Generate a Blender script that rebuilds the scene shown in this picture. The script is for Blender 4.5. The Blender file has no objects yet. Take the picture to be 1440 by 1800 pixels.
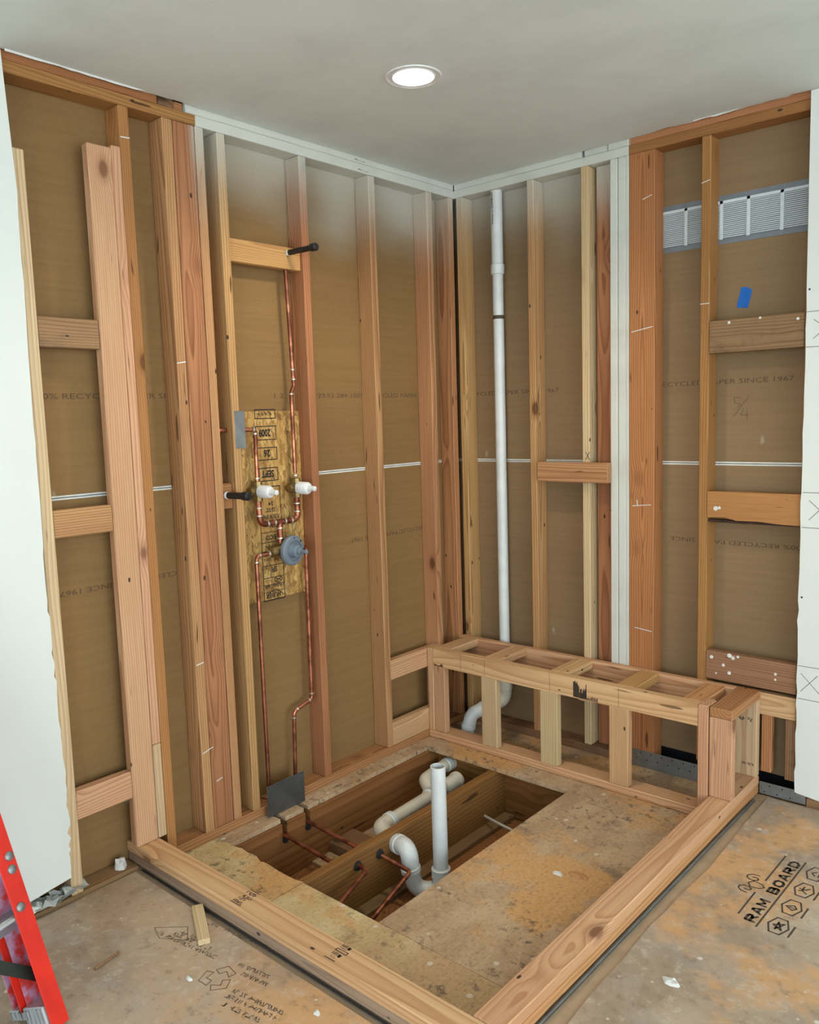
import bpy, bmesh, math, random
from mathutils import Vector, Matrix
R = math.radians
random.seed(7)
sc = bpy.context.scene
C = sc.collection

# ------------------------------------------------------------------ camera
CAM = Vector((2.63405, -3.37585, 1.62269))
FW = Vector((-0.65908958, 0.74317835, -0.11526871))
RT = Vector((0.75018247, 0.66050845, -0.03090053))
UP = Vector((-0.05317135, 0.10683879, 0.99285361))
FPX = 1449.52
cd = bpy.data.cameras.new('camera'); cam = bpy.data.objects.new('camera', cd); C.objects.link(cam)
cam.matrix_world = Matrix(((RT.x, UP.x, -FW.x, CAM.x), (RT.y, UP.y, -FW.y, CAM.y), (RT.z, UP.z, -FW.z, CAM.z), (0, 0, 0, 1)))
cd.sensor_fit = 'HORIZONTAL'; cd.sensor_width = 36.0; cd.lens = 36.0 * FPX / 1440.0
cd.clip_start = 0.05; cd.clip_end = 100
sc.camera = cam
# ------------------------------------------------------------------ light
w = bpy.data.worlds.new('overcast_daylight'); sc.world = w; w.use_nodes = True
bg = w.node_tree.nodes['Background']; bg.inputs[0].default_value = (0.80, 0.92, 1.0, 1); bg.inputs[1].default_value = 5.4
sc.view_settings.view_transform = 'Standard'; sc.view_settings.look = 'None'
sc.view_settings.exposure = 0.0; sc.view_settings.gamma = 1.0; sc.view_settings.use_curve_mapping = False

cy = sc.cycles; cy.max_bounces = 4; cy.diffuse_bounces = 2; cy.glossy_bounces = 2; cy.transmission_bounces = 2; cy.caustics_reflective = False; cy.caustics_refractive = False

# ------------------------------------------------------------------ helpers
def put(o, parent=None, label=None, cat=None, group=None, kind=None):
    C.objects.link(o)
    if parent is not None: o.parent = parent
    if label: o['label'] = label
    if cat: o['category'] = cat
    if group: o['group'] = group
    if kind: o['kind'] = kind
    return o
def empty(name, loc=(0, 0, 0), **k):
    o = bpy.data.objects.new(name, None); o.empty_display_size = .1
    o.location = loc; put(o, **k); WM[o.name] = Matrix.Translation(Vector(loc)); return o
def root(name, loc, label, cat, **k): return empty(name, loc, label=label, cat=cat, **k)
def setmat(o, world_m, parent):
    # keep the wanted world placement under any parent
    if parent is not None: world_m = WM[parent.name].inverted() @ world_m
    o.matrix_local = world_m; WM[o.name] = (WM[parent.name] if parent is not None else Matrix.Identity(4)) @ world_m
WM = {}     # world matrices of everything placed so far
def finish(name, bm, mat, parent=None, M=None, smooth=None, **k):
    me = bpy.data.meshes.new(name); bm.normal_update(); bm.to_mesh(me); bm.free()
    me.materials.append(mat)
    if smooth:
        for p in me.polygons: p.use_smooth = True
        me.set_sharp_from_angle(angle=R(smooth))
    o = bpy.data.objects.new(name, me); put(o, parent, **k)
    setmat(o, M or Matrix.Identity(4), parent)
    return o
def bbox(bm, x0, x1, y0, y1, z0, z1, bev=0, seg=1):
    vs = [bm.verts.new(p) for p in ((x0,y0,z0),(x1,y0,z0),(x1,y1,z0),(x0,y1,z0),(x0,y0,z1),(x1,y0,z1),(x1,y1,z1),(x0,y1,z1))]
    fs = [bm.faces.new([vs[i] for i in f]) for f in ((3,2,1,0),(4,5,6,7),(0,1,5,4),(1,2,6,5),(2,3,7,6),(3,0,4,7))]
    if bev:
        es = list({e for f in fs for e in f.edges})
        bmesh.ops.bevel(bm, geom=es, offset=bev, segments=seg, affect='EDGES', profile=.5)
def box(name, x0, x1, y0, y1, z0, z1, mat, parent=None, bev=0.0, **k):
    c = Vector(((x0+x1)/2, (y0+y1)/2, (z0+z1)/2)); bm = bmesh.new()
    a, b, h = (x1-x0)/2, (y1-y0)/2, (z1-z0)/2
    bbox(bm, -a, a, -b, b, -h, h, bev)
    return finish(name, bm, mat, parent, Matrix.Translation(c), **k)
AX = {'z': Matrix.Identity(4), 'x': Matrix.Rotation(R(90), 4, 'Y'), 'y': Matrix.Rotation(R(-90), 4, 'X')}
def board(name, x0, x1, y0, y1, z0, z1, mat, parent=None, axis=None, bev=.003, rot=None, wane=None, **k):
    """a piece of lumber: its own long axis is local z so the grain follows it"""
    c = Vector(((x0+x1)/2, (y0+y1)/2, (z0+z1)/2)); dx, dy, dz = x1-x0, y1-y0, z1-z0
    if axis is None: axis = max((dx,'x'), (dy,'y'), (dz,'z'))[1]
    d = {'z': (dx, dy, dz), 'x': (dz, dy, dx), 'y': (dx, dz, dy)}[axis]
    bm = bmesh.new()
    bbox(bm, -d[0]/2, d[0]/2, -d[1]/2, d[1]/2, -d[2]/2, d[2]/2, bev)
    M = Matrix.Translation(c) @ (rot or Matrix.Identity(4)) @ AX[axis]
    return finish(name, bm, mat, parent, M, **k)
def fillet(pts, r, n=6):
    pts = [Vector(p) for p in pts]; out = [pts[0]]
    for i in range(1, len(pts)-1):
        a, b, c = pts[i-1], pts[i], pts[i+1]
        u, v = (a-b).normalized(), (c-b).normalized(); ang = u.angle(v)
        if ang > R(176): out.append(b); continue
        rr = r if not isinstance(r, (list, tuple)) else r[i-1]
        t = min(rr/math.tan(ang/2), (a-b).length*.49, (c-b).length*.49)
        re = t*math.tan(ang/2); cen = b + (u+v).normalized()*(re/math.sin(ang/2))
        s, e = b+u*t-cen, b+v*t-cen; ta = s.angle(e)
        for j in range(n+1):
            f = j/n
            out.append(cen + (s*math.sin((1-f)*ta) + e*math.sin(f*ta))/math.sin(ta))
    out.append(pts[-1]); return out
def tube(bm, pts, rad, n=14, cap=True, hollow=0):
    pts = [Vector(p) for p in pts]; rad = rad if isinstance(rad, (list, tuple)) else [rad]*len(pts)
    tan = []
    for i in range(len(pts)):
        a = pts[max(i-1, 0)]; b = pts[min(i+1, len(pts)-1)]; t = (b-a)
        tan.append(t.normalized() if t.length > 1e-9 else tan[-1])
    ref = Vector((0, 0, 1)) if abs(tan[0].z) < .9 else Vector((1, 0, 0))
    nx = (ref - tan[0]*ref.dot(tan[0])).normalized(); rings = []
    for i, p in enumerate(pts):
        nx = (nx - tan[i]*nx.dot(tan[i])).normalized(); ny = tan[i].cross(nx)
        rings.append([bm.verts.new(p + (nx*math.cos(2*math.pi*k/n) + ny*math.sin(2*math.pi*k/n))*rad[i]) for k in range(n)])
    for a, b in zip(rings, rings[1:]):
        for k in range(n): bm.faces.new((a[k], a[(k+1) % n], b[(k+1) % n], b[k]))
    if cap:
        bm.faces.new(list(reversed(rings[0]))); bm.faces.new(rings[-1])
def pipe(name, pts, rad, mat, parent, r=.02, n=14, **k):
    bm = bmesh.new(); P = fillet(pts, r) if len(pts) > 2 else [Vector(p) for p in pts]
    c = sum(P, Vector())/len(P); P = [p-c for p in P]
    tube(bm, P, rad, n)
    return finish(name, bm, mat, parent, Matrix.Translation(c), smooth=40, **k)
def lathe(name, prof, p0, axis, mat, parent, n=20, **k):
    """prof: list of (distance along axis, radius)"""
    a = Vector(axis).normalized(); bm = bmesh.new()
    ref = Vector((0, 0, 1)) if abs(a.z) < .9 else Vector((1, 0, 0)); nx = (ref-a*ref.dot(a)).normalized(); ny = a.cross(nx)
    rings = [[bm.verts.new(a*d + (nx*math.cos(2*math.pi*j/n)+ny*math.sin(2*math.pi*j/n))*max(r, 1e-4)) for j in range(n)] for d, r in prof]
    for A, B in zip(rings, rings[1:]):
        for j in range(n): bm.faces.new((A[j], A[(j+1) % n], B[(j+1) % n], B[j]))
    bm.faces.new(list(reversed(rings[0]))); bm.faces.new(rings[-1])
    return finish(name, bm, mat, parent, Matrix.Translation(Vector(p0)), smooth=35, **k)
def prism(name, poly, h0, h1, mat, parent, M=None, grain=None, **k):
    """extruded outline in the local xy plane"""
    bm = bmesh.new(); a = [bm.verts.new((x, y, h0)) for x, y in poly]; b = [bm.verts.new((x, y, h1)) for x, y in poly]; n = len(poly)
    f0 = bm.faces.new(list(reversed(a))); f1 = bm.faces.new(b)
    for i in range(n): bm.faces.new((a[i], a[(i+1) % n], b[(i+1) % n], b[i]))
    bm.normal_update(); bmesh.ops.triangulate(bm, faces=[f0, f1]); bmesh.ops.recalc_face_normals(bm, faces=bm.faces)
    if grain:      # turn the mesh so the long side is local z
        bmesh.ops.transform(bm, matrix=AX[grain].inverted(), verts=bm.verts); M = M @ AX[grain]
    return finish(name, bm, mat, parent, M, **k)
def jag(p, q, n, amp, seed):
    rnd = random.Random(seed); out = []
    for i in range(n):
        t = (i + (0 if i == 0 else rnd.uniform(-.3, .3)))/n; d = rnd.uniform(-amp, amp) if i else 0
        v = Vector(q)-Vector(p); pr = Vector((-v.y, v.x)).normalized()
        x = Vector(p)+v*t+pr*d; out.append((x.x, x.y))
    return out
# frames for flat print: columns = text right, text up, normal, origin
def frame(o, right, up):
    r_, u_ = Vector(right).normalized(), Vector(up).normalized(); n_ = r_.cross(u_); o = Vector(o)
    return Matrix(((r_.x,u_.x,n_.x,o.x),(r_.y,u_.y,n_.y,o.y),(r_.z,u_.z,n_.z,o.z),(0,0,0,1)))
def text(name, body, M, width, height, mat, parent, thick=0.0, **k):
    cu = bpy.data.curves.new('t', 'FONT'); cu.body = body; cu.size = 1; cu.resolution_u = 2; cu.offset = thick
    t = bpy.data.objects.new('t', cu); C.objects.link(t)
    me = bpy.data.meshes.new_from_object(t.evaluated_get(bpy.context.evaluated_depsgraph_get()))
    bpy.data.objects.remove(t); bpy.data.curves.remove(cu)
    xs = [v.co.x for v in me.vertices]; ys = [v.co.y for v in me.vertices]
    sx = width/(max(xs)-min(xs)); sy = height/(max(ys)-min(ys)) if height else sx; x0, y0 = min(xs), min(ys)
    for v in me.vertices: v.co.x = (v.co.x-x0)*sx; v.co.y = (v.co.y-y0)*sy; v.co.z = 0
    me.name = name; me.materials.append(mat); o = bpy.data.objects.new(name, me); put(o, parent, **k); setmat(o, M, parent)
    return o
def strokes(name, segs, M, wd, mat, parent, **k):
    """flat drawn lines: list of polylines in the frame's xy plane"""
    bm = bmesh.new()
    for s in segs:
        for (ax, ay), (bx_, by) in zip(s, s[1:]):
            d = Vector((bx_-ax, by-ay));
            if d.length < 1e-6: continue
            d.normalize(); p = Vector((-d.y, d.x))*wd/2; e = d*wd*.3
            A = Vector((ax, ay)); B = Vector((bx_, by))
            bm.faces.new([bm.verts.new((v.x, v.y, 0)) for v in (A-e-p, B+e-p, B+e+p, A-e+p)])
    return finish(name, bm, mat, parent, M, **k)
def scribble(name, M, width, height, mat, parent, seed=1, **k):
    """a line of worn, unreadable lettering"""
    rnd = random.Random(seed); sg = []; x = 0; cw = height*.75
    while x < width-cw:
        if rnd.random() < .14: x += cw; continue
        for q in range(2):
            a = rnd.choice(((0, 0, 0, 1), (1, 0, 1, 1), (0, 1, 1, 1), (0, 0, 1, 0), (0, .5, 1, .5), (0, 0, 1, 1), (0, 1, 1, 0)))
            sg.append([(x+a[0]*cw*.7, a[1]*height), (x+a[2]*cw*.7, a[3]*height)])
        x += cw
    return strokes(name, sg, M, height*.24, mat, parent, **k)
def blob(name, c, sx, sy, sz, mat, parent=None, seed=1, n=9, **k):
    """small crumpled flake lying flat"""
    rnd = random.Random(seed); bm = bmesh.new()
    ring = [(math.cos(2*math.pi*i/n)*rnd.uniform(.6, 1)*sx, math.sin(2*math.pi*i/n)*rnd.uniform(.6, 1)*sy) for i in range(n)]
    lo = [bm.verts.new((x, y, 0)) for x, y in ring]; hi = [bm.verts.new((x*.75, y*.75, sz*rnd.uniform(.5, 1))) for x, y in ring]
    t = bm.verts.new((0, 0, sz*.9))
    bm.faces.new(list(reversed(lo)))
    for i in range(n):
        j = (i+1) % n; bm.faces.new((lo[i], lo[j], hi[j], hi[i])); bm.faces.new((hi[i], hi[j], t))
    return finish(name, bm, mat, parent, Matrix.Translation(Vector(c)), **k)

# ------------------------------------------------------------------ materials
def lin(r, g, b): 
    f = lambda c: (c/255/12.92 if c/255 <= .04045 else ((c/255+.055)/1.055)**2.4)
    return (f(r), f(g), f(b), 1)
class NT:
    def __init__(s, name):
        s.m = bpy.data.materials.new(name); s.m.use_nodes = True; s.t = s.m.node_tree; s.b = s.t.nodes['Principled BSDF']
    def n(s, t, **k):
        o = s.t.nodes.new(t)
        for a, v in k.items(): setattr(o, a, v)
        return o
    def put(s, sock, v):
        if isinstance(v, bpy.types.NodeSocket): s.t.links.new(v, sock)
        elif v is not None: sock.default_value = v
    def math(s, op, a, b=None, c=None, clamp=False):
        o = s.n('ShaderNodeMath', operation=op, use_clamp=clamp); s.put(o.inputs[0], a); s.put(o.inputs[1], b); s.put(o.inputs[2], c); return o.outputs[0]
    def vec(s, op, a, b=None):
        o = s.n('ShaderNodeVectorMath', operation=op); s.put(o.inputs[0], a); s.put(o.inputs[1], b); return o.outputs[0]
    def noise(s, v, scale, detail=2, rough=.5, dist=0):
        o = s.n('ShaderNodeTexNoise'); s.put(o.inputs['Vector'], v); o.inputs['Scale'].default_value = scale
        o.inputs['Detail'].default_value = detail; o.inputs['Roughness'].default_value = rough; o.inputs['Distortion'].default_value = dist; return o.outputs[0]
    def voro(s, v, scale, out=0, feature='F1'):
        o = s.n('ShaderNodeTexVoronoi', feature=feature); s.put(o.inputs['Vector'], v); o.inputs['Scale'].default_value = scale; return o.outputs[out]
    def mix(s, f, a, b, mode='MIX'):
        o = s.n('ShaderNodeMix', data_type='RGBA', blend_type=mode); s.put(o.inputs[0], f); s.put(o.inputs[6], a); s.put(o.inputs[7], b); return o.outputs[2]
    def ss(s, v, a, b, lo=0.0, hi=1.0):
        o = s.n('ShaderNodeMapRange', interpolation_type='SMOOTHSTEP'); s.put(o.inputs[0], v); o.inputs[1].default_value = a; o.inputs[2].default_value = b
        o.inputs[3].default_value = lo; o.inputs[4].default_value = hi; return o.outputs[0]
    def sep(s, v):
        o = s.n('ShaderNodeSeparateXYZ'); s.put(o.inputs[0], v); return o.outputs
    def xyz(s, x, y, z):
        o = s.n('ShaderNodeCombineXYZ'); s.put(o.inputs[0], x); s.put(o.inputs[1], y); s.put(o.inputs[2], z); return o.outputs[0]
    def bump(s, h, st=.3, d=.002):
        o = s.n('ShaderNodeBump'); o.inputs['Strength'].default_value = st; o.inputs['Distance'].default_value = d; s.put(o.inputs['Height'], h); s.t.links.new(o.outputs[0], s.b.inputs['Normal'])
    def done(s, col, rough=.6, metal=0.0, spec=None):
        s.put(s.b.inputs['Base Color'], col); s.put(s.b.inputs['Roughness'], rough); s.put(s.b.inputs['Metallic'], metal)
        if spec is not None: s.b.inputs['Specular IOR Level'].default_value = spec
        return s.m
WHITE_PRIMER = lin(214, 214, 200)
def spray_mask(t):
    """white primer over-sprayed at the top of the shower bays before the walls were stripped"""
    P = t.n('ShaderNodeNewGeometry').outputs['Position']; x, y, z = t.sep(P)
    n = t.noise(P, 2.5, 1); h = t.math('ADD', z, t.math('MULTIPLY', t.math('SUBTRACT', n, .5), .5))
    m = t.ss(h, 2.34, 2.76)
    m = t.math('MULTIPLY', m, t.ss(y, -1.56, -1.50)); m = t.math('MULTIPLY', m, t.ss(x, .945, .955, 1.0, 0.0))
    return t.math('MULTIPLY', m, .8)
def wood(name, c1, c2, ring=.0055, rough=.65, spray=False, knots=True, dirt=.0, val=(.85, 1.12), nails=True, pith=.10):
    t = NT(name); tc = t.n('ShaderNodeTexCoord').outputs['Object']; rnd = t.n('ShaderNodeObjectInfo').outputs['Random']
    off = t.xyz(t.math('MULTIPLY', rnd, 31.0), t.math('MULTIPLY', rnd, 57.0), t.math('MULTIPLY', rnd, 93.0))
    v = t.vec('ADD', tc, off); x, y, z = t.sep(tc); 
    lo = t.noise(t.vec('MULTIPLY', v, (3.0, 3.0, .9)), 1.0, 1); hi = t.noise(t.vec('MULTIPLY', v, (14.0, 14.0, 1.6)), 1.0, 1)
    px = t.math('MULTIPLY', t.math('SUBTRACT', rnd, .5), .12); py = t.math('ADD', t.math('MULTIPLY', t.math('FRACT', t.math('MULTIPLY', rnd, 7.31)), pith), .012)
    ddx = t.math('ADD', x, px); ddy = t.math('ADD', y, py)
    rad = t.math('SQRT', t.math('ADD', t.math('MULTIPLY', ddx, ddx), t.math('MULTIPLY', ddy, ddy)))
    # knots bend the grain and sit in it
    kv = t.vec('MULTIPLY', v, (1.0, 1.0, .55)); kd = t.voro(kv, 4.6)
    swirl = t.math('MULTIPLY', t.ss(kd, .0, .30, 1.0, 0.0), .016)
    rad = t.math('ADD', rad, t.math('MULTIPLY', lo, .05)); rad = t.math('ADD', rad, t.math('MULTIPLY', hi, .006)); rad = t.math('ADD', rad, swirl)
    rg = t.math('MULTIPLY', t.math('ADD', t.math('FRACT', t.math('MULTIPLY', rnd, 5.9)), .8), ring*1.15)
    saw = t.math('FRACT', t.math('DIVIDE', rad, rg)); g = t.math('POWER', saw, 2.0); 
    g = t.math('MULTIPLY', g, t.ss(saw, .9, 1.0, 1.0, 0.15))
    fib = t.noise(t.vec('MULTIPLY', v, (260.0, 260.0, 5.0)), 1.0, 0)
    f = t.math('ADD', t.math('MULTIPLY', g, .80), t.math('MULTIPLY', t.math('SUBTRACT', fib, .35), .5), clamp=True)
    col = t.mix(f, c1, c2)
    col = t.mix(t.ss(lo, .35, .75, 0, .35), col, c2)
    if knots:
        kc = tuple(q*.42 for q in c2[:3])+(1,)
        col = t.mix(t.ss(kd, .055, .10, .9, 0.0), col, kc); col = t.mix(t.ss(kd, .085, .17, .35, 0.0), col, tuple(q*.7 for q in c2[:3])+(1,))
    if dirt:
        dn = t.noise(v, 5.0, 5, .7); col = t.mix(t.ss(dn, .52, .75, 0, dirt), col, lin(70, 60, 55))
    if nails:
        nd = t.voro(t.vec('MULTIPLY', v, (1.0, 1.0, .5)), 13.0); col = t.mix(t.ss(nd, .05, .075, .92, 0.0), col, (.02, .015, .012, 1))
        st = t.noise(t.vec('MULTIPLY', v, (48.0, 48.0, 7.0)), 1.0, 0); col = t.mix(t.ss(st, .795, .85, 0, .8), col, tuple(q*.22 for q in c2[:3])+(1,))
    hs = t.n('ShaderNodeHueSaturation'); t.put(hs.inputs['Color'], col); t.put(hs.inputs['Value'], t.math('ADD', t.math('MULTIPLY', t.math('FRACT', t.math('MULTIPLY', rnd, 3.7)), val[1]-val[0]), val[0]))
    t.put(hs.inputs['Hue'], t.math('ADD', t.math('MULTIPLY', t.math('SUBTRACT', t.math('FRACT', t.math('MULTIPLY', rnd, 11.3)), .5), .02), .5)); col = hs.outputs[0]
    if spray: col = t.mix(spray_mask(t), col, WHITE_PRIMER)
    t.bump(f, .25, .001); return t.done(col, rough, spec=.3)
def plain(name, col, rough=.5, metal=0.0, var=.06, scale=20, bump=0):
    t = NT(name); P = t.n('ShaderNodeTexCoord').outputs['Object']; n = t.noise(P, scale, 3)
    c = t.mix(t.ss(n, .3, .7), tuple(q*(1-var) for q in col[:3])+(1,), tuple(min(1, q*(1+var)) for q in col[:3])+(1,))
    if bump: t.bump(n, bump, .001)
    return t.done(c, rough, metal)
M = {}
M['old'] = wood('old_fir', lin(212, 164, 112), lin(142, 90, 52), spray=True)
M['oldred'] = wood('reddish_fir', lin(202, 144, 96), lin(134, 81, 48), spray=True)
M['brown'] = wood('aged_brown_fir', lin(194, 136, 84), lin(136, 82, 42))
M['new'] = wood('fresh_fir', lin(228, 186, 140), lin(184, 128, 86), ring=.007, val=(.95, 1.1))
M['pink'] = wood('pinkish_fresh_fir', lin(224, 180, 138), lin(180, 126, 86), ring=.006, val=(.95, 1.08))
M['pale'] = wood('pale_spruce', lin(228, 202, 160), lin(190, 152, 108), val=(.95, 1.05))
M['blk'] = wood('orange_fir_block', lin(216, 164, 110), lin(164, 106, 62), ring=.008, spray=False)
M['weath'] = wood('weathered_plank', lin(168, 130, 92), lin(112, 80, 54), dirt=.5)
M['joist'] = wood('aged_joist', lin(160, 112, 62), lin(118, 76, 38), ring=.012, knots=True, val=(.9, 1.05))
M['greyw'] = wood('grey_curb_lumber', lin(186, 158, 132), lin(140, 112, 92), val=(.95, 1.0))
def painted():
    t = NT('white_painted_lumber'); P = t.n('ShaderNodeTexCoord').outputs['Object']
    n = t.noise(t.vec('MULTIPLY', P, (40, 40, 5)), 1, 4, .7); c = t.mix(t.ss(n, .66, .72), lin(222, 222, 210), lin(120, 95, 70))
    n2 = t.noise(P, 6, 3); c = t.mix(t.ss(n2, .4, .8, 0, .3), c, lin(170, 165, 150)); return t.done(c, .6)
M['white_wood'] = painted()
def kraft(name, base, dark):
    t = NT(name); P = t.n('ShaderNodeNewGeometry').outputs['Position']
    n = t.noise(t.vec('MULTIPLY', P, (2.0, 2.0, 60.0)), 1, 3); n2 = t.noise(P, 1.4, 3); n3 = t.noise(P, 60, 2)
    c = t.mix(t.ss(n, .35, .65, 0, .35), base, dark); c = t.mix(t.ss(n2, .4, .7, 0, .5), c, dark); c = t.mix(t.ss(n3, .3, .7, 0, .12), c, lin(160, 130, 90))
    w_ = t.voro(t.vec('MULTIPLY', P, (1, 1, .5)), 5.0); c = t.mix(t.ss(w_, .02, .06, .45, 0), c, lin(196, 186, 165))
    c = t.mix(spray_mask(t), c, lin(206, 204, 190)); return t.done(c, .75, spec=.3)
M['kraftL'] = kraft('brown_paper_backing', lin(150, 115, 71), lin(130, 98, 57))
M['kraftR'] = kraft('brown_paper_backing_grey', lin(150, 122, 89), lin(130, 105, 75))
M['gyp'] = plain('gypsum_white', lin(228, 228, 220), .8)
def paint(name, col, sc_=1.2, amt=.25):
    t = NT(name); P = t.n('ShaderNodeNewGeometry').outputs['Position']; n = t.noise(P, sc_, 4, .6)
    c = t.mix(t.ss(n, .4, .7, 0, amt), col, tuple(q*.86 for q in col[:3])+(1,)); d = t.voro(P, 6.0); c = t.mix(t.ss(d, .008, .02, .5, 0), c, lin(120, 115, 105))
    t.bump(t.noise(P, 180, 2), .08, .001); return t.done(c, .6, spec=.3)
M['wall'] = paint('white_wall_paint', lin(236, 238, 230))
M['ceil'] = paint('skim_coated_ceiling', lin(231, 236, 230), 2.6, .6)
def subfloor(name, a, b, dusty=False):
    t = NT(name); P = t.n('ShaderNodeNewGeometry').outputs['Position']
    n = t.noise(t.vec('MULTIPLY', P, (3, 1.2, 1)), 2.0, 6, .65); c = t.mix(t.ss(n, .35, .65), a, b)
    if dusty: c = t.mix(t.ss(t.math('ADD', t.sep(P)[0], t.math('MULTIPLY', n, .5)), .95, 1.45), c, lin(202, 166, 124))
    g = t.noise(P, 4.2, 6, .7); c = t.mix(t.ss(g, .53, .66, 0, .65), c, lin(128, 110, 92))
    s_ = t.noise(t.vec('ADD', P, (3.3, 1.7, 0)), 2.3, 4, .6); c = t.mix(t.ss(s_, .50, .60, 0, .8), c, lin(220, 166, 106))
    gr = t.noise(t.vec('MULTIPLY', P, (160, 30, 1)), 1, 3); c = t.mix(t.ss(gr, .55, .75, 0, .35), c, lin(110, 80, 52))
    k = t.noise(t.vec('ADD', P, (7.1, 2.2, 0)), 26, 4, .7); k2 = t.noise(t.vec('ADD', P, (1.1, 9.2, 0)), 3.0, 2)
    c = t.mix(t.math('MULTIPLY', t.ss(k, .53, .66, 0, .8), t.ss(k2, .46, .60)), c, lin(92, 82, 74))
    k3 = t.noise(P, 70, 3, .8); c = t.mix(t.ss(k3, .52, .72, 0, .55), c, lin(120, 92, 66)); c = t.mix(t.ss(k3, .44, .28, 0, .4), c, lin(232, 208, 176))
    v = t.voro(P, 9.0); c = t.mix(t.ss(v, .06, .10, .9, 0), c, lin(222, 212, 194))
    t.bump(gr, .3, .001); return t.done(c, .75, spec=.25)
M['sub'] = subfloor('worn_plywood_subfloor', lin(208, 178, 142), lin(186, 152, 118))
M['suby'] = subfloor('yellow_plywood_subfloor', lin(230, 208, 160), lin(214, 184, 132), True)
def ram():
    t = NT('floor_protection_board'); P = t.n('ShaderNodeNewGeometry').outputs['Position']
    n = t.noise(P, 1.6, 6, .65); c = t.mix(t.ss(n, .38, .62), lin(196, 174, 150), lin(168, 146, 124))
    o = t.noise(t.vec('ADD', P, (4.4, 2.9, 0)), 1.9, 5, .65); x, y, z = t.sep(P)
    c = t.mix(t.math('MULTIPLY', t.ss(o, .50, .62, 0, .85), t.ss(x, .5, 1.1, .2, 1)), c, lin(222, 170, 116))
    g = t.noise(t.vec('ADD', P, (9.4, 5.9, 0)), 2.4, 5, .65); c = t.mix(t.ss(g, .52, .68, 0, .5), c, lin(176, 168, 158))
    f = t.noise(P, 22, 5, .75); c = t.mix(t.ss(f, .52, .68, 0, .5), c, lin(218, 204, 184)); c = t.mix(t.ss(f, .46, .32, 0, .5), c, lin(138, 116, 96))
    v = t.voro(P, 7.0); c = t.mix(t.ss(v, .04, .075, .9, 0), c, lin(228, 222, 210)); v = t.voro(t.vec('ADD', P, (2, 5, 1)), 15.0); c = t.mix(t.ss(v, .045, .075, .8, 0), c, lin(226, 218, 204))
    t.bump(n, .15, .004); return t.done(c, .55, spec=.35)
M['ram'] = ram()
M['tile'] = paint('old_floor_under_cover', lin(184, 158, 128), 14, .9)
def osb():
    t = NT('oriented_strand_board'); P = t.n('ShaderNodeTexCoord').outputs['Object']
    a = t.n('ShaderNodeTexVoronoi'); t.put(a.inputs['Vector'], t.vec('MULTIPLY', t.vec('ADD', P, t.xyz(0, t.math('MULTIPLY', t.noise(P, 30, 2), .04), t.math('MULTIPLY', t.noise(t.vec('ADD', P, (3, 3, 3)), 22, 2), .06))), (40, 130, 36))); a.inputs['Scale'].default_value = 1.0
    col = a.outputs['Color']; s_ = t.sep(col)
    c = t.mix(s_[0], lin(206, 162, 92), lin(150, 106, 52)); c = t.mix(t.ss(s_[1], .75, .9, 0, .6), c, lin(226, 192, 124)); c = t.mix(t.ss(s_[2], .85, .95, 0, .6), c, lin(104, 70, 36))
    t.bump(s_[0], .3, .001); return t.done(c, .6)
M['osb'] = osb()
M['pvc'] = plain('white_pvc', lin(226, 228, 224), .35, var=.05, scale=14)
M['pvcy'] = plain('ivory_pvc', lin(220, 212, 192), .4, var=.06, scale=10)
M['whitep'] = plain('white_plastic', lin(238, 238, 236), .35, var=.02)
M['greyp'] = plain('blue_grey_plastic', lin(120, 132, 142), .45, var=.05)
def copper():
    t = NT('copper'); P = t.n('ShaderNodeNewGeometry').outputs['Position']; n = t.noise(P, 18, 4, .6)
    return t.done(t.mix(t.ss(n, .35, .65), lin(196, 128, 100), lin(126, 74, 56)), t.ss(n, .3, .7, .30, .5), .9)
M['copper'] = copper()
M['solder'] = plain('tin_solder', lin(206, 196, 180), .35, .8)
M['brass'] = plain('aged_brass', lin(150, 128, 84), .4, .85, .15)
M['galv'] = plain('galvanised_steel', lin(146, 150, 152), .45, .75, .12, 18)
M['darksteel'] = plain('dull_steel_sheet', lin(120, 122, 122), .42, .8, .15, 12)
M['blackpipe'] = plain('black_steel_pipe', lin(48, 48, 50), .4, .5)
def redf():
    t = NT('red_fibreglass'); P = t.n('ShaderNodeTexCoord').outputs['Object']; n = t.noise(P, 9, 3)
    c = t.mix(t.ss(n, .3, .7), lin(238, 46, 24), lin(214, 36, 20)); v = t.voro(t.vec('MULTIPLY', P, (1, 1, .7)), 17.0)
    return t.done(t.mix(t.ss(v, .05, .085, .85, 0), c, lin(236, 214, 206)), .4)
M['red'] = redf()
def mottle():
    t = NT('mottled_red'); P = t.n('ShaderNodeTexCoord').outputs['Object']; n = t.noise(P, 11, 4, .6)
    return t.done(t.mix(t.ss(n, .40, .58), lin(214, 60, 50), lin(196, 176, 210)), .45)
M['mottle'] = mottle()  # red mottled with pale lavender for the rail channels
M['alu'] = plain('aluminium', lin(196, 200, 202), .4, .7)
M['rubber'] = plain('black_rubber', lin(30, 30, 30), .8)
M['darkmetal'] = plain('dark_spreader_steel', lin(84, 88, 84), .45, .6)
M['tape'] = plain('blue_masking_tape', lin(22, 104, 190), .7, var=.05, scale=40)
M['ink'] = plain('black_ink', lin(44, 36, 30), .8)
M['inkp'] = plain('faint_print', lin(96, 74, 50), .8)
M['inkg'] = plain('grey_print', lin(84, 72, 60), .8)
M['inkf'] = plain('very_faint_print', lin(132, 112, 92), .8)
M['pencil'] = plain('pencil_line', lin(120, 118, 112), .8)
M['void'] = plain('cavity_shade', lin(20, 24, 34), .9)  # near-black colour stands in for the shade inside the wall cavity
M['steelgrille'] = plain('grey_grille_frame', lin(128, 134, 140), .5, .2)
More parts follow.
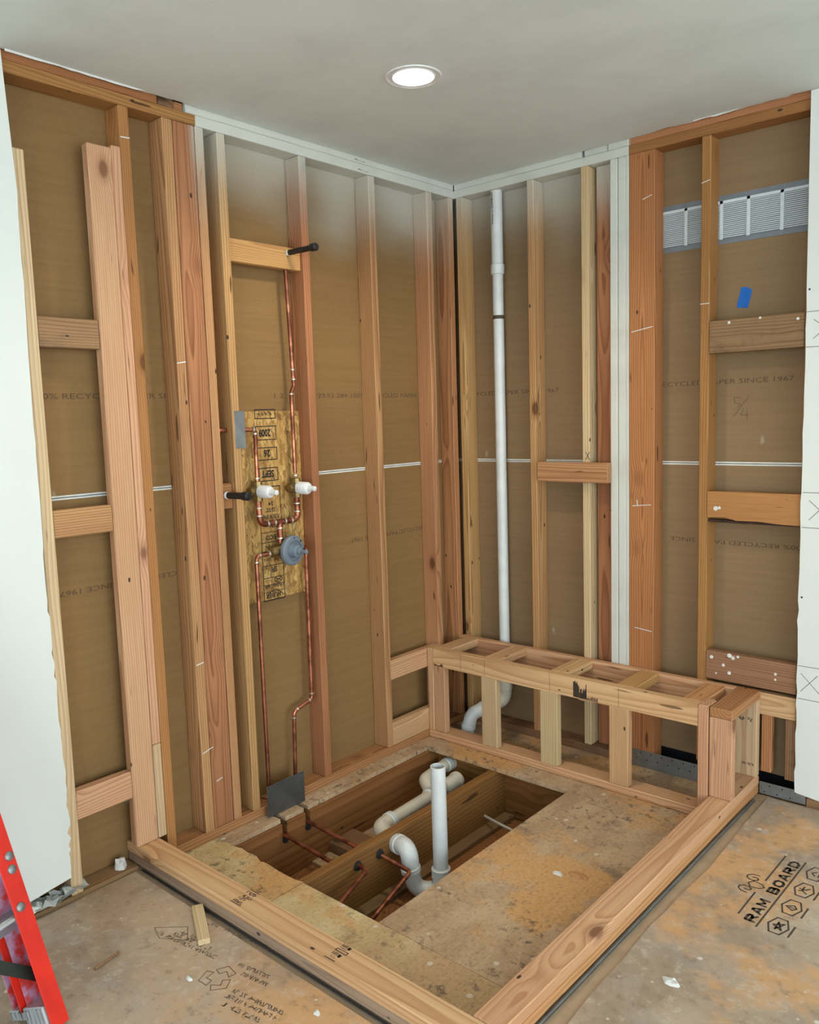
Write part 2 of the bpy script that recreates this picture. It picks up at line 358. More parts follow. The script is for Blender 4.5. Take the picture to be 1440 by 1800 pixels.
M['grille'] = plain('white_grille_enamel', lin(222, 230, 232), .4, var=.03)
M['debris'] = plain('plaster_debris', lin(226, 224, 216), .85)
M['wire'] = plain('grey_cable_sheath', lin(206, 196, 182), .5)
M['bark'] = plain('dark_bark', lin(70, 44, 30), .9, var=.3)
t = NT('lamp_lens'); e = t.n('ShaderNodeEmission'); e.inputs[0].default_value = (1, .95, .86, 1); e.inputs[1].default_value = 14; t.t.links.new(e.outputs[0], t.t.nodes['Material Output'].inputs[0]); M['lens'] = t.m
def glass():
    t = NT('window_glass'); t.b.inputs['Transmission Weight'].default_value = 1; t.b.inputs['IOR'].default_value = 1.0; return t.done((1, 1, 1, 1), 0.0)

# ------------------------------------------------------------------ room shell
ZC = 2.758          # underside of the ceiling board
ceiling = empty('ceiling', (2.2, -2.6, ZC), kind='structure')
cp = [(6.0, -6.0), (6.0, -.012)] + jag((6.0, -.004), (1.66, -.004), 10, .002, 1) + jag((1.66, -.010), (1.0, -.012), 16, .009, 2) + jag((1.0, -.004), (.002, -.003), 12, .003, 3) \
    + jag((.003, -.003), (.003, -1.5), 12, .002, 4) + jag((.006, -1.5), (.010, -2.19), 20, .006, 5) + [(.006, -2.19), (.006, -6.0)]
prism('ceiling_board', cp, ZC, ZC+.013, M['ceil'], ceiling)
box('ceiling_light_block', -.6, 6.2, -6.2, .6, ZC+.016, ZC+.05, M['weath'], ceiling)  # added unseen slab above the ceiling board to stop light leaking in

wall_left = empty('wall_left', (-.09, -1.2, 0), kind='structure')
wall_right = empty('wall_right', (.9, .09, 0), kind='structure')
SEAM = 1.385
def backpanels(wall, left):
    for z0, z1 in ((.030 if left else .085, SEAM-.0015), (SEAM+.0015, 2.70)):
        if left: p = box('drywall_panel', -.102, -.089, -2.6, .102, z0, z1, M['kraftL'], wall)
        else: p = box('drywall_panel', -.089, 1.95, .089, .102, z0, z1, M['kraftR'], wall)
    for z0, z1 in ((SEAM-.0075, SEAM-.0012), (SEAM+.0012, SEAM+.0075)):
        if left: box('panel_edge', -.103, -.0882, -2.6, .10, z0, z1, M['gyp'], wall, bev=.0008)
        else: box('panel_edge', -.088, 1.95, .0882, .103, z0, z1, M['gyp'], wall, bev=.0008)
    return p
backpanels(wall_left, True); backpanels(wall_right, False)
box('drywall_panel', -.089, .95, .089, .102, .03, .0845, M['kraftR'], wall_right)
# added closing layers behind the panels so no daylight leaks in
box('daylight_block', -.20, -.16, -6.2, .3, -.3, 2.9, M['void'], wall_left)
box('daylight_block', -.20, 6.2, .16, .20, -.3, 2.9, M['void'], wall_right)
# painted drywall still standing: left (x .0-.013) with a torn edge, and right
le = jag((-2.195, .115), (-2.186, .42), 18, .006, 11) + jag((-2.186, .42), (-2.200, 1.1), 22, .004, 12) + jag((-2.200, 1.1), (-2.188, 2.4), 24, .002, 13) + [(-2.203, ZC-.002)]
prism('drywall_sheet', [(-6.1, .085)] + [(-2.42, .085), (-2.30, .10)] + le + [(-6.1, ZC-.002)], 0, .013, M['wall'], wall_left, frame((.001, 0, 0), (0, 1, 0), (0, 0, 1)))
prism('torn_drywall_strip', [(-2.8, .03), (-2.36, .034), (-2.30, .060), (-2.34, .080), (-2.8, .080)], 0, .012, M['wall'], wall_left, frame((.001, 0, 0), (0, 1, 0), (0, 0, 1)))
re_ = jag((1.672, .075), (1.668, .9), 20, .004, 14) + jag((1.668, .9), (1.674, 2.1), 18, .002, 15) + [(1.671, ZC-.002)]
prism('drywall_sheet', re_ + [(6.1, ZC-.002), (6.1, .060), (1.80, .060), (1.70, .072)], 0, .013, M['wall'], wall_right, frame((0, -.001, 0), (1, 0, 0), (0, 0, 1)))
# pencil layout on the right drywall: X marks between level lines
FR = frame((0, -.0146, 0), (1, 0, 0), (0, 0, 1))
for z0, z1, xx in ((1.835, 1.965, (1.70, 1.78)), (1.150, 1.285, (1.70, 1.77)), (.468, .60, (1.685, 1.745))):
    strokes('pencil_mark', [[(1.675, z0), (2.1, z0-.004)], [(1.675, z1), (2.1, z1+.004)], [(xx[0], z0+.03), (xx[1], z1-.03)], [(xx[0], z1-.03), (xx[1]+.01, z0+.03)]], FR, .0025, M['pencil'], wall_right)
for x, z in ((1.682, 2.047), (1.681, .875)): lathe('screw_hole', [(0, .004), (.0006, .004)], (x, -.0142, z), (0, -1, 0), M['ink'], wall_right, 10)
# unseen walls behind the camera, openings sized to steer the daylight
wall_back = empty('wall_back', (3, -6.1, 0), kind='structure'); wall_front = empty('wall_front', (6.1, -3, 0), kind='structure')
for a in ((-.2, 1.4, 0, 2.8), (4.8, 6.2, 0, 2.8), (1.4, 4.8, 2.4, 2.8), (1.4, 4.8, 0, .5)): box('wall_section', a[0], a[1], -6.16, -6.06, a[2], a[3], M['wall'], wall_back)
for a in ((-6.2, -5.4, 0, 2.8), (-.9, .2, 0, 2.8), (-5.4, -.9, 2.62, 2.8)): box('wall_section', 6.06, 6.16, a[0], a[1], a[2], a[3], M['wall'], wall_front)

# ------------------------------------------------------------------ floor
floor = empty('floor', (1.4, -1.8, 0), kind='structure')
HX0, HX1, HY0, HY1 = .077, .870, -1.600, -.414
N1, N2 = (-1.348, -1.322), (-1.222, -1.197)     # pipe notches
def slab(name, x0, x1, y0, y1, mat, **k): return box(name, x0, x1, y0, y1, -.019, -.0005, mat, floor, bev=.001, **k)
for y0, y1 in ((-1.60, N1[0]), (N1[1], N2[0]), (N2[1], HY1)): slab('subfloor_strip', -.16, HX0, y0, y1, M['sub'])
near = [(-.16, -1.95), (.50, -1.95)] + [(.50, -1.597)] + jag((.47, -1.604), (.33, -1.606), 3, .004, 21) + jag((.315, -1.600), (.24, -1.606), 3, .003, 22) + jag((.225, -1.590), (.11, -1.594), 3, .004, 23) + [(.10, -1.600), (-.16, -1.600)]
prism('subfloor_panel', near, -.019, -.0005, M['suby'], floor)
slab('subfloor_panel', .503, 1.43, -1.95, HY0, M['suby'])
slab('subfloor_panel', HX1, 1.95, HY0+.0015, HY1, M['sub'])
slab('subfloor_panel', -.16, .488, HY1+.0015, .16, M['sub'])
slab('subfloor_panel', .491, 1.95, HY1+.0015, .16, M['sub'])
# joists below
bm = bmesh.new()
bbox(bm, -.02, .02, -1.1, 1.05, -.117, .035)
for a, b in ((-2.0, N1[0]), (N1[1], N2[0]), (N2[1], .15)): bbox(bm, -.02, .02, a+.9, b+.9, .035, .117)
for v in bm.verts: v.co = Vector((v.co.x, -v.co.z, v.co.y))
finish('joist', bm, M['joist'], floor, Matrix.Translation((.066, -.9, -.137)) @ AX['y'])
for x in (.447, .90): board('joist', x, x+.040, -2.0, .15, -.255, -.0215, M['joist'], floor, 'y', .002)
for x0, x1 in ((.087, .446), (.488, .899)):
    board('header_joist', x0, x1, -.345, -.305, -.255, -.0215, M['joist'], floor, 'x', .002)
    board('header_joist', x0, x1, -1.86, -1.82, -.255, -.0215, M['joist'], floor, 'x', .002)
box('ceiling_below', -.16, 1.95, -2.05, .16, -.285, -.258, M['joist'], floor)
board('ledger', .488, .545, -1.81, -.35, -.2575, -.236, M['weath'], floor, 'y', .002)
board('ledger', .845, .899, -1.81, -.35, -.2575, -.236, M['weath'], floor, 'y', .002)
board('blocking', .088, .24, -1.10, -.95, -.2575, -.20, M['weath'], floor, 'x', .002)
board('duct_board', .088, .30, -1.20, -.40, -.2575, -.245, M['sub'], floor, 'y', .001)
# finished floor with protection board outside the curb
box('floor_base', -.16, 6.2, -6.2, -1.846, -.0004, .0225, M['tile'], floor)
box('floor_base', 1.438, 6.2, -1.8455, -.001, -.0004, .0225, M['tile'], floor)
box('subfloor_slab', -.16, 6.2, -6.2, -1.951, -.06, -.0005, M['sub'], floor)
box('subfloor_slab', 1.951, 6.2, -1.95, .16, -.06, -.0005, M['sub'], floor)
e1 = [(.012, -6.1)] + [(.012, -2.5), (.018, -2.20), (.010, -1.962)] + jag((1.598, -1.962), (1.575, -1.1), 8, .004, 31) + jag((1.575, -1.1), (1.596, -.55), 5, .004, 32) + [(1.575, -.30), (1.572, -.02), (6.1, -.02), (6.1, -6.1)]
prot = prism('protection_board', e1, .0228, .0278, M['ram'], floor)
FZ = .0282
# ---- printing on the protection board (reads towards +y, letter tops towards -x)
FM = frame((0, 0, FZ), (0, 1, 0), (-1, 0, 0))
def at(x, y): return (y, -x)         # world x,y -> print plane
def printm(x, y): return frame((x, y, FZ), (.022, .9998, 0), (-.9998, .022, 0))
GL = {'R': [[(0, 0), (0, 1), (.75, 1), (.95, .85), (.95, .62), (.75, .48), (0, .48)], [(.45, .48), (1, 0)]], 'A': [[(0, 0), (.42, 1), (.58, 1), (1, 0)], [(.2, .32), (.8, .32)]],
      'M': [[(0, 0), (0, 1), (.5, .3), (1, 1), (1, 0)]], 'B': [[(0, 0), (0, 1), (.75, 1), (.92, .86), (.92, .66), (.75, .52), (0, .52)], [(.75, .52), (1, .38), (1, .14), (.8, 0), (0, 0)]],
      'O': [[(.25, 0), (0, .25), (0, .75), (.25, 1), (.75, 1), (1, .75), (1, .25), (.75, 0), (.25, 0)]], 'D': [[(0, 0), (0, 1), (.65, 1), (1, .7), (1, .3), (.65, 0), (0, 0)]]}
for i, ch in enumerate('RAM BOARD'):
    if ch != ' ': strokes('printed_letter', [[(.004+.0515*i-(.012 if i > 3 else 0)+.034*a_, .005+.027*b_) for a_, b_ in pl_] for pl_ in GL[ch]], printm(1.820, -.903), .0095, M['inkg'], prot)
strokes('printed_line', [[at(1.762, -.883), at(1.763, -.735)], [at(1.767, -.645), at(1.770, -.444)], [at(1.828, -.918), at(1.838, -.445)]], FM, .006, M['inkg'], prot)
# a simple horned ram's head: two curled horns and a muzzle
sp = lambda cx, cy, s: [(cx+s*math.cos(a)*(.026-.0022*i), cy+math.sin(a)*(.030-.0022*i)) for i, a in [(i, R(200-42*i)) for i in range(11)]]
hd = (-.690, -1.738)
strokes('printed_emblem', [sp(hd[0]-.038, hd[1]+.006, 1), sp(hd[0]+.038, hd[1]+.006, -1),
    [(hd[0]-.02, hd[1]), (hd[0]-.015, hd[1]-.028), (hd[0], hd[1]-.04), (hd[0]+.015, hd[1]-.028), (hd[0]+.02, hd[1]), (hd[0], hd[1]+.012), (hd[0]-.02, hd[1])]], FM, .005, M['inkg'], prot)
for i in range(4):
    y, x = -.873+.124*i, 1.880+.002*i
    hexa = [(y+.050*math.cos(R(60*j+30)), -x+.030*math.sin(R(60*j+30))) for j in range(7)]
    ic = [[[(y-.02, -x-.018), (y, -x+.02), (y+.02, -x-.018), (y-.022, -x+.006), (y+.022, -x+.006), (y-.02, -x-.018)]],
          [[(y, -x+.022), (y-.016, -x-.006), (y, -x-.02), (y+.016, -x-.006), (y, -x+.022)], [(y, -x+.008), (y, -x-.010)]],
          [[(y-.02, -x-.016), (y-.006, -x+.006), (y+.022, -x+.006)], [(y-.012, -x+.018), (y-.004, -x+.006)], [(y+.004, -x+.02), (y+.004, -x-.004), (y+.02, -x-.018)]],
          [[(y-.018, -x-.014), (y+.018, -x-.014)], [(y-.016, -x), (y, -x+.016), (y+.016, -x)]]][i]
    ic = [[(y+(a_-y)*.95, -x+(b_+x)*.75) for a_, b_ in q] for q in ic]
    strokes('printed_icon', [hexa]+ic, FM, .0055, M['inkg'], prot)
    strokes('printed_caption', [[at(x+.040, y-.04), at(x+.042, y+.025)]], FM, .006, M['inkg'], prot)
# faint recycling print near the left curb
def p2(x, y): return frame((x, y, FZ), (.985, .174, 0), (-.174, .985, 0))
for i, (x, y, L_) in enumerate(((.46, -1.985, .46), (.43, -2.085, .17), (.41, -2.110, .24), (.45, -2.065, .10), (.72, -2.045, .13), (.76, -2.065, .10), (.80, -2.125, .19), (.80, -2.15, .19), (.82, -2.175, .16))):
    scribble('faint_lettering', p2(x, y), L_, .013, M['inkf'], prot, i)
cx, cy = .72, -2.115
tri = []
for k in range(3):
    a = R(120*k+90); rot = lambda p: (cx+p[0]*math.cos(a)-p[1]*math.sin(a), cy+p[0]*math.sin(a)+p[1]*math.cos(a))
    tri.append([rot(q) for q in ((.045, -.025), (.052, .018), (.02, .034), (.014, .012), (.034, .004), (.022, -.022), (.045, -.025))])
strokes('faint_recycling_sign', tri, frame((0, 0, FZ), (1, 0, 0), (0, 1, 0)), .003, M['inkf'], prot)
strokes('faint_box', [[(.36, -2.10), (.44, -2.03), (.50, -2.07), (.42, -2.12), (.36, -2.10)]], frame((0, 0, FZ), (1, 0, 0), (0, 1, 0)), .003, M['inkf'], prot)

# ------------------------------------------------------------------ printing on the paper backing
PL = lambda y, z, f=1: frame((-.0884, y, z), (0, f, 0), (0, 0, f))
PR_ = lambda x, z, f=1: frame((x, .0884, z), (f, 0, 0), (0, 0, f))
S_ = 'RECYCLED PAPER SINCE 1967'
for y, b, L_ in ((-2.15, '100% '+S_, .69), (-1.135, '1 2', .05), (-.890, '23:52 284 100% RECYCLED PAPER', .67)): text('printed_line', b, PL(y, 1.716), L_, .019, M['inkp'], wall_left)
for y, L_ in ((-1.55, .56), (-.20, .52)): text('printed_line', S_, PL(y, 1.066, -1), L_, .018, M['inkp'], wall_left)
for x in (-.03, 1.035): text('printed_line', S_, PR_(x, 1.716), .57, .019, M['inkp'], wall_right)
for x, b, L_ in ((1.66, '100% RECYCLED PAPER SINCE', .56),): text('printed_line', b, PR_(x, 1.060, -1), L_, .018, M['inkp'], wall_right)
strokes('pencil_figure', [[(1.40, 1.655), (1.37, 1.66), (1.375, 1.635), (1.40, 1.63), (1.385, 1.615)], [(1.37, 1.58), (1.43, 1.66)], [(1.41, 1.61), (1.40, 1.585), (1.43, 1.585)], [(1.425, 1.605), (1.425, 1.565)]], frame((0, .0884, 0), (1, 0, 0), (0, 0, 1)), .002, M['inkp'], wall_right)

# ------------------------------------------------------------------ wall framing
LF = root('wall_framing', (-.045, -1.1, 0), 'bare wooden stud framing of the left wall behind the copper shower pipes', 'wall frame')
RF = root('wall_framing', (.85, .045, 0), 'bare wooden stud framing of the right wall behind the bench and white pipe', 'wall frame')
P0 = 2.695
def lstud(y0, y1, mat='old', z0=.0385, z1=P0-.0005, x0=-.0885, x1=0.0, **k): return board('stud', x0, x1, y0, y1, z0, z1, M[mat], LF, 'z', **k)
def rstud(x0, x1, mat='old', z0=.0385, z1=P0-.0005, y0=0.0, y1=.0885, name='stud', **k): return board(name, x0, x1, y0, y1, z0, z1, M[mat], RF, 'z', **k)
# plates
board('top_plate', -.0885, 0, -2.6, -1.512, P0, P0+.0375, M['brown'], LF, 'y', .002)
board('top_plate', -.0885, 0, -1.5115, 0, P0, P0+.0375, M['white_wood'], LF, 'y', .002)
board('upper_top_plate', -.0885, 0, -2.6, -1.665, P0+.0385, P0+.076, M['brown'], LF, 'y', .003)
board('plate_splice', -.0885, -.004, -1.66, -1.598, P0+.0385, P0+.073, M['weath'], LF, 'y', .004)
board('plate_splice', -.0885, -.010, -1.594, -1.555, P0+.0385, P0+.070, M['oldred'], LF, 'y', .004)
board('upper_top_plate', -.0885, 0, -1.55, 0, P0+.0385, P0+.076, M['white_wood'], LF, 'y', .003)
board('sole_plate', -.0885, 0, -6.0, -1.942, 0, .038, M['weath'], LF, 'y', .002)
board('sole_plate', -.0885, 0, -1.843, 0, 0, .038, M['oldred'], LF, 'y', .002)
# studs, from the left drywall edge to the corner
lstud(-2.191, -2.150, 'pale', z1=2.479, x0=-.0885)
lstud(-1.8185, -1.781, 'brown'); lstud(-1.652, -1.611); board('post', -.0885, -.001, -1.6085, -1.519, .0385, P0-.0005, M['oldred'], LF, 'z')
lstud(-1.5165, -1.480, 'old'); lstud(-1.422, -1.385); lstud(-1.021, -.982, 'oldred'); lstud(-.613, -.573); lstud(-.213, -.172); lstud(-.044, -.007, 'oldred')
# fresh pair standing on the curb end
board('stud', -.038, 0, -1.941, -1.8545, .1055, 2.547, M['new'], LF, 'z', rot=Matrix.Rotation(R(-.05), 4, 'X'))
lstud(-1.853, -1.8195, 'pink', z0=.462, z1=2.557); lstud(-1.853, -1.8195, 'pale', z0=.1055, z1=.461)
# blocking
for z0, z1, m_ in ((1.878, 1.975, 'weath'), (1.260, 1.352, 'old'), (.293, .393, 'new')): board('blocking', -.042, -.004, -2.149, -1.942, z0, z1, M[m_], LF, 'y')
board('blocking', -.053, -.015, -1.3845, -1.0215, 2.235, 2.323, M['blk'], LF, 'y')
board('blocking', -.060, -.022, -1.4795, -1.4225, 1.285, 1.385, M['oldred'], LF, 'y')
board('blocking', -.040, -.002, -.5725, -.2135, .364, .460, M['new'], LF, 'y')
board('blocking', -.038, 0, -.5725, -.2135, .0385, .150, M['pink'], LF, 'y')
box('nail_plate', .0004, .0022, -1.412, -1.364, 1.518, 1.664, M['galv'], LF, label='grey steel nail plate', bev=.0005)
# right wall
board('top_plate', -.0885, .945, 0.0005, .0885, P0, P0+.0375, M['white_wood'], RF, 'x', .002)
board('top_plate', .9455, 1.95, 0, .0885, P0, P0+.0375, M['brown'], RF, 'x', .002)
board('upper_top_plate', .001, .718, 0, .0885, P0+.0385, P0+.076, M['white_wood'], RF, 'x', .003)
board('plate_splice', .729, .846, .006, .0885, P0+.0385, P0+.072, M['white_wood'], RF, 'x', .004)
board('upper_top_plate', .848, .945, 0, .0885, P0+.0385, P0+.076, M['white_wood'], RF, 'x', .003)
board('upper_top_plate', .9455, 1.95, .002, .0885, P0+.0385, P0+.076, M['oldred'], RF, 'x', .003)
board('sole_plate', .001, .955, 0, .0885, 0, .038, M['weath'], RF, 'x', .002)
board('sole_plate', 1.712, 6.0, 0, .0885, .0, .0585, M['weath'], RF, 'x', .002)
rstud(.012, .051); rstud(.431, .467, 'old'); rstud(.715, .752, 'pale')
rstud(.764, .853, 'oldred', y0=.050, y1=.0885)
rstud(.857, .8925, 'white_wood'); rstud(.895, .932, 'white_wood')
board('paint_strip_stud', .9335, .946, 0, .0885, .0385, P0-.0005, M['white_wood'], RF, 'z', .001)
rstud(.9465, 1.064, 'brown', name='post', z0=.02)
rstud(1.261, 1.299, 'brown', z0=.10); rstud(1.6655, 1.703, 'old', z0=.09)
rstud(1.533, 1.573, 'oldred', z0=.123, z1=.3645, y0=.002, y1=.04); rstud(1.626, 1.664, 'weath', z0=.110, z1=.3645, y0=.002, y1=.04)
board('blocking', 1.2995, 1.665, -.002, .036, 1.838, 1.968, M['weath'], RF, 'x')
# wany-edged block
wp = [(1.2995, 1.275), (1.665, 1.275)] + [(1.665, 1.152), (1.60, 1.153), (1.50, 1.160), (1.42, 1.158), (1.37, 1.170), (1.30, 1.166)]
prism('blocking', [(x-1.48, z-1.21) for x, z in wp], -.019, .019, M['brown'], RF, frame((1.48, .017, 1.21), (1, 0, 0), (0, 0, 1)), grain='x')
board('bark_edge', 1.302, 1.66, .004, .036, 1.147, 1.1575, M['bark'], RF, 'x', .003)
board('blocking', 1.2995, 1.665, -.002, .036, .475, .597, M['weath'], RF, 'x', rot=Matrix.Rotation(R(.6), 4, 'Y'))
board('blocking', 1.2995, 1.665, 0, .038, .365, .457, M['pink'], RF, 'x')
board('blocking', .493, .862, -.0385, -.0005, 1.297, 1.388, M['old'], RF, 'x')
strokes('marked_cross', [[(.732, 1.40), (.752, 1.435)], [(.732, 1.435), (.752, 1.40)]], frame((0, -.0006, 0), (1, 0, 0), (0, 0, 1)), .003, M['ink'], RF)

# dried plaster lines and spots left on the framing
FRr = frame((0, -.0008, 0), (1, 0, 0), (0, 0, 1)); FLl = frame((.0008, 0, 0), (0, 1, 0), (0, 0, 1))
for q in ([[(1.01, 2.50), (1.05, 2.512)], [(.96, 1.955), (1.055, 1.970)], [(.965, 1.198), (1.05, 1.206)], [(.975, .648), (1.055, .640)], [(1.262, 2.515), (1.296, 2.522)], [(1.262, 2.04), (1.297, 2.040)], [(.985, 1.225), (.988, 1.20)]]): strokes('plaster_smear', [q], FRr, .0032, M['gyp'], RF)
for q in ([[(-1.816, 2.59), (-1.784, 2.592)], [(-1.648, .71), (-1.618, .715)], [(-1.645, .36), (-1.60, .372)], [(-1.59, .23), (-1.565, .236)], [(-1.65, 1.84), (-1.615, 1.846)]]): strokes('plaster_smear', [q], FLl, .004, M['gyp'], LF)
for i, (x, z, r_) in enumerate(((1.325, .572, .008), (1.375, .545, .007), (1.40, .515, .008), (1.40, .590, .010), (1.415, .582, .008), (1.435, .590, .006), (1.585, .545, .006), (1.585, .522, .005), (1.345, .505, .004), (1.38, 1.955, .006), (1.50, 1.962, .005), (1.64, 1.945, .006), (1.335, 1.205, .010), (1.35, 1.208, .007))): lathe('plaster_spot', [(0, r_), (.0015, r_*.8)], (x, -.0022, z), (0, -1, 0), M['gyp'], RF, 8)
prism('torn_paper_edge', jag((1.235, ZC-.004), (1.40, ZC-.006), 8, .002, 71) + [(1.415, ZC-.001), (1.415, ZC+.003), (1.235, ZC+.003)], 0, .003, M['gyp'], ceiling, frame((0, -.018, 0), (1, 0, 0), (0, 0, 1)))
prism('torn_paper_edge', jag((-2.19, ZC-.007), (-1.72, ZC-.004), 14, .002, 72) + [(-1.70, ZC+.003), (-2.19, ZC+.003)], 0, .003, M['gyp'], ceiling, frame((.012, 0, 0), (0, 1, 0), (0, 0, 1)))
# ------------------------------------------------------------------ shower curb
CU = root('shower_curb', (.9, -1.6, .028), 'low shower curb of stacked fresh lumber around the opened floor', 'curb')
CZ0, CZ1, CZ2 = .0285, .067, .1045
board('curb_board', -.085, 1.5275, -1.934, -1.846, CZ0, CZ1-.0005, M['greyw'], CU, 'x', .004)
board('curb_board', -.085, 1.5275, -1.937, -1.847, CZ1, CZ2, M['new'], CU, 'x', .004)
board('curb_board', 1.4385, 1.5275, -1.8455, -.002, CZ0, CZ1-.0005, M['blk'], CU, 'y', .004)
board('curb_board', 1.437, 1.529, -1.8465, -.002, CZ1, CZ2, M['new'], CU, 'y', .004)
board('edge_strip', .02, 1.59, -1.947, -1.938, .0285, .034, M['blackpipe'], CU, 'x', .003, label='thin dark strip along the curb foot')  # narrow dark strip at the foot of the left curb
board('edge_strip', 1.5305, 1.541, -1.936, -.08, .0228, .034, M['darksteel'], CU, 'y', .003)
def cst(x, y): return frame((x, y, CZ2+.0004), (-1, 0, 0), (0, -1, 0))
for i, (x, y, L_, h) in enumerate(((.582, -1.858, .050, .012), (.586, -1.880, .050, .010), (.570, -1.894, .038, .010), (.582, -1.913, .048, .010), (1.004, -1.868, .030, .004), (1.002, -1.911, .020, .006))):
    scribble('grade_stamp', cst(x, y), L_, h, M['ink'], CU, 60+i)
strokes('grade_stamp', [[(.535, -1.849), (.582, -1.850)], [(.534, -1.928), (.584, -1.928)], [(.972, -1.926), (1.013, -1.925)], [(.976, -1.878), (1.018, -1.876), (1.018, -1.886), (.976, -1.887), (.976, -1.878)]], frame((0, 0, CZ2+.0004), (1, 0, 0), (0, 1, 0)), .003, M['ink'], CU)
for x, y in ((1.000, -1.852), (1.000, -1.892)):
    text('grade_stamp', 'SFI', cst(x-.002, y), .020, .012, M['ink'], CU, .02)
    strokes('stamp_leaf', [[(x+.003, y-.004), (x+.009, y-.013)], [(x+.003, y-.011), (x+.010, y-.005)]], frame((0, 0, CZ2+.0004), (1, 0, 0), (0, 1, 0)), .006, M['ink'], CU)

# ------------------------------------------------------------------ bench frame
BF = root('bench_frame', (.76, -.15, 0), 'long shower bench frame of open fresh lumber against the right wall', 'bench')
ZT = .467; YB = -.306
def bb(name, x0, x1, y0, y1, z0, z1, m_='new', **k): return board(name, x0, x1, y0, y1, z0, z1, M[m_], BF, bev=.0035, **k)
bb('bottom_plate', .001, 1.436, YB, YB+.089, 0.0003, .038, 'new')
bb('post', .001, .0375, YB, YB+.089, .0385, ZT-.001, 'new', axis='z')
bb('post', .038, .106, YB+.002, YB+.04, .0385, .3775, 'pink', axis='z')
for x, m_ in ((.335, 'pale'), (.664, 'pale'), (1.007, 'pink')): bb('post', x, x+.089, YB-.002, YB+.036, .0385, .3775, m_, axis='z')
# front rail with its broken left end
fr = [(.0385, ZT)] + [(1.392, ZT), (1.392, .378), (.104, .378)] + [(.098, .392), (.090, .398), (.078, .384), (.055, .388), (.0385, .394)]
prism('front_rail', [(z-.42, -(x-.7)) for x, z in fr][::-1], -.019, .019, M['new'], BF, Matrix(((0, -1, 0, .7), (0, 0, 1, YB+.019), (1, 0, 0, .42), (0, 0, 0, 1))), grain='y')
bb('back_rail', .001, 1.437, -.0395, -.002, .378, ZT)
for x in (.036, .335, .698, 1.022, 1.314): bb('cross_piece', x, x+.088, -.267, -.040, ZT-.037, ZT+.001, 'new' if x < 1 else 'blk', axis='y')
bb('post', 1.3925, 1.4345, YB-.004, YB+.085, .0385, ZT+.001, 'pink', axis='z')
bb('post', 1.4385, 1.528, YB-.004, YB+.034, CZ2+.0005, .428, 'pink', axis='z')
bb('cross_piece', 1.4385, 1.5285, YB-.004, -.002, .4285, ZT, 'blk', axis='y')
bb('post', 1.4385, 1.528, -.040, -.002, CZ2+.0005, .428, 'pale', axis='z')
scribble('grade_stamp', frame((1.454, -.0405, .342), (1, 0, 0), (0, 0, 1)), .066, .013, M['ink'], BF, 3)
scribble('grade_stamp', frame((1.474, -.0405, .154), (1, 0, 0), (0, 0, 1)), .050, .009, M['ink'], BF, 4)
# stamped dark patch and a chalked end grain block under the rail
FB = frame((0, YB-.0008, 0), (1, 0, 0), (0, 0, 1)); rq = random.Random(9)
strokes('ink_patch', [[(.838+.0042*q, .384), (.838+.0042*q, .456-.004*max(0, q-3)-rq.random()*.012)] for q in range(7)] + [[(.868+.004*q, .383), (.868+.004*q, .405+rq.random()*.03)] for q in range(8)] + [[(.900, .383), (.899, .447)]] + [[(.905+.006*q, .382), (.905+.006*q, .388+rq.random()*.012)] for q in range(9)], FB, .0036, M['ink'], BF)
for x in (.213, .357, .716, 1.052): strokes('pencil_tick', [[(x, .380), (x, .464)]], FB, .0015, M['inkg'], BF)
bb('spacer_block', .80, .845, -.20, -.04, .378-.05, .377, 'pale', axis='y')

# ------------------------------------------------------------------ white plumbing
def hub(name, p, d, r, L_, mat, parent): 
    d = Vector(d).normalized(); return lathe(name, [(-L_/2, r), (-L_/2+.003, r+.004), (L_/2-.003, r+.004), (L_/2, r)], p, d, mat, parent, 22)
VP = root('vent_pipe', (.228, .045, 0), 'tall white plastic vent pipe rising inside the right wall behind the bench', 'pipe')
pipe('riser', [(.228, .045, P0), (.228, .045, 2.34)], .0285, M['pvc'], VP, n=20); pipe('riser', [(.228, .045, 2.34), (.230, .045, .20)], .0265, M['pvc'], VP, n=20)
hub('coupling', (.228, .045, 2.325), (0, 0, 1), .029, .05, M['pvc'], VP); lathe('printed_band', [(0, .0268), (.018, .0268)], (.228, .045, 2.085), (0, 0, 1), M['inkg'], VP, 20)
pipe('elbow', [(.230, .045, .235), (.230, .045, .140), (.152, -.085, .108)], .032, M['pvcy'], VP, r=.05, n=18)
hub('coupling', (.230, .045, .225), (0, 0, 1), .032, .05, M['pvcy'], VP)
pipe('branch', [(.200, -.005, .128), (.145, -.10, .105)], .0285, M['pvcy'], VP, n=18)
pipe('elbow', [(.165, -.068, .112), (.132, -.122, .092), (.122, -.138, .025)], .034, M['pvc'], VP, r=.05, n=18)
hub('coupling', (.163, -.070, .111), (-.5, -.85, -.2), .034, .02, M['pvc'], VP)
pipe('drop', [(.124, -.136, .030), (.120, -.140, -.20)], .0285, M['pvc'], VP, n=18); hub('coupling', (.122, -.138, .028), (0, 0, 1), .034, .03, M['pvc'], VP)
text('printed_name', 'CHARLO', frame((.2265, .0160, 2.610), (0, 0, 1), (-1, 0, 0)), .074, .011, M['ink'], VP, .02)
scribble('printed_size', frame((.2265, .0160, 2.535), (0, 0, 1), (-1, 0, 0)), .07, .006, M['inkg'], VP, 5)

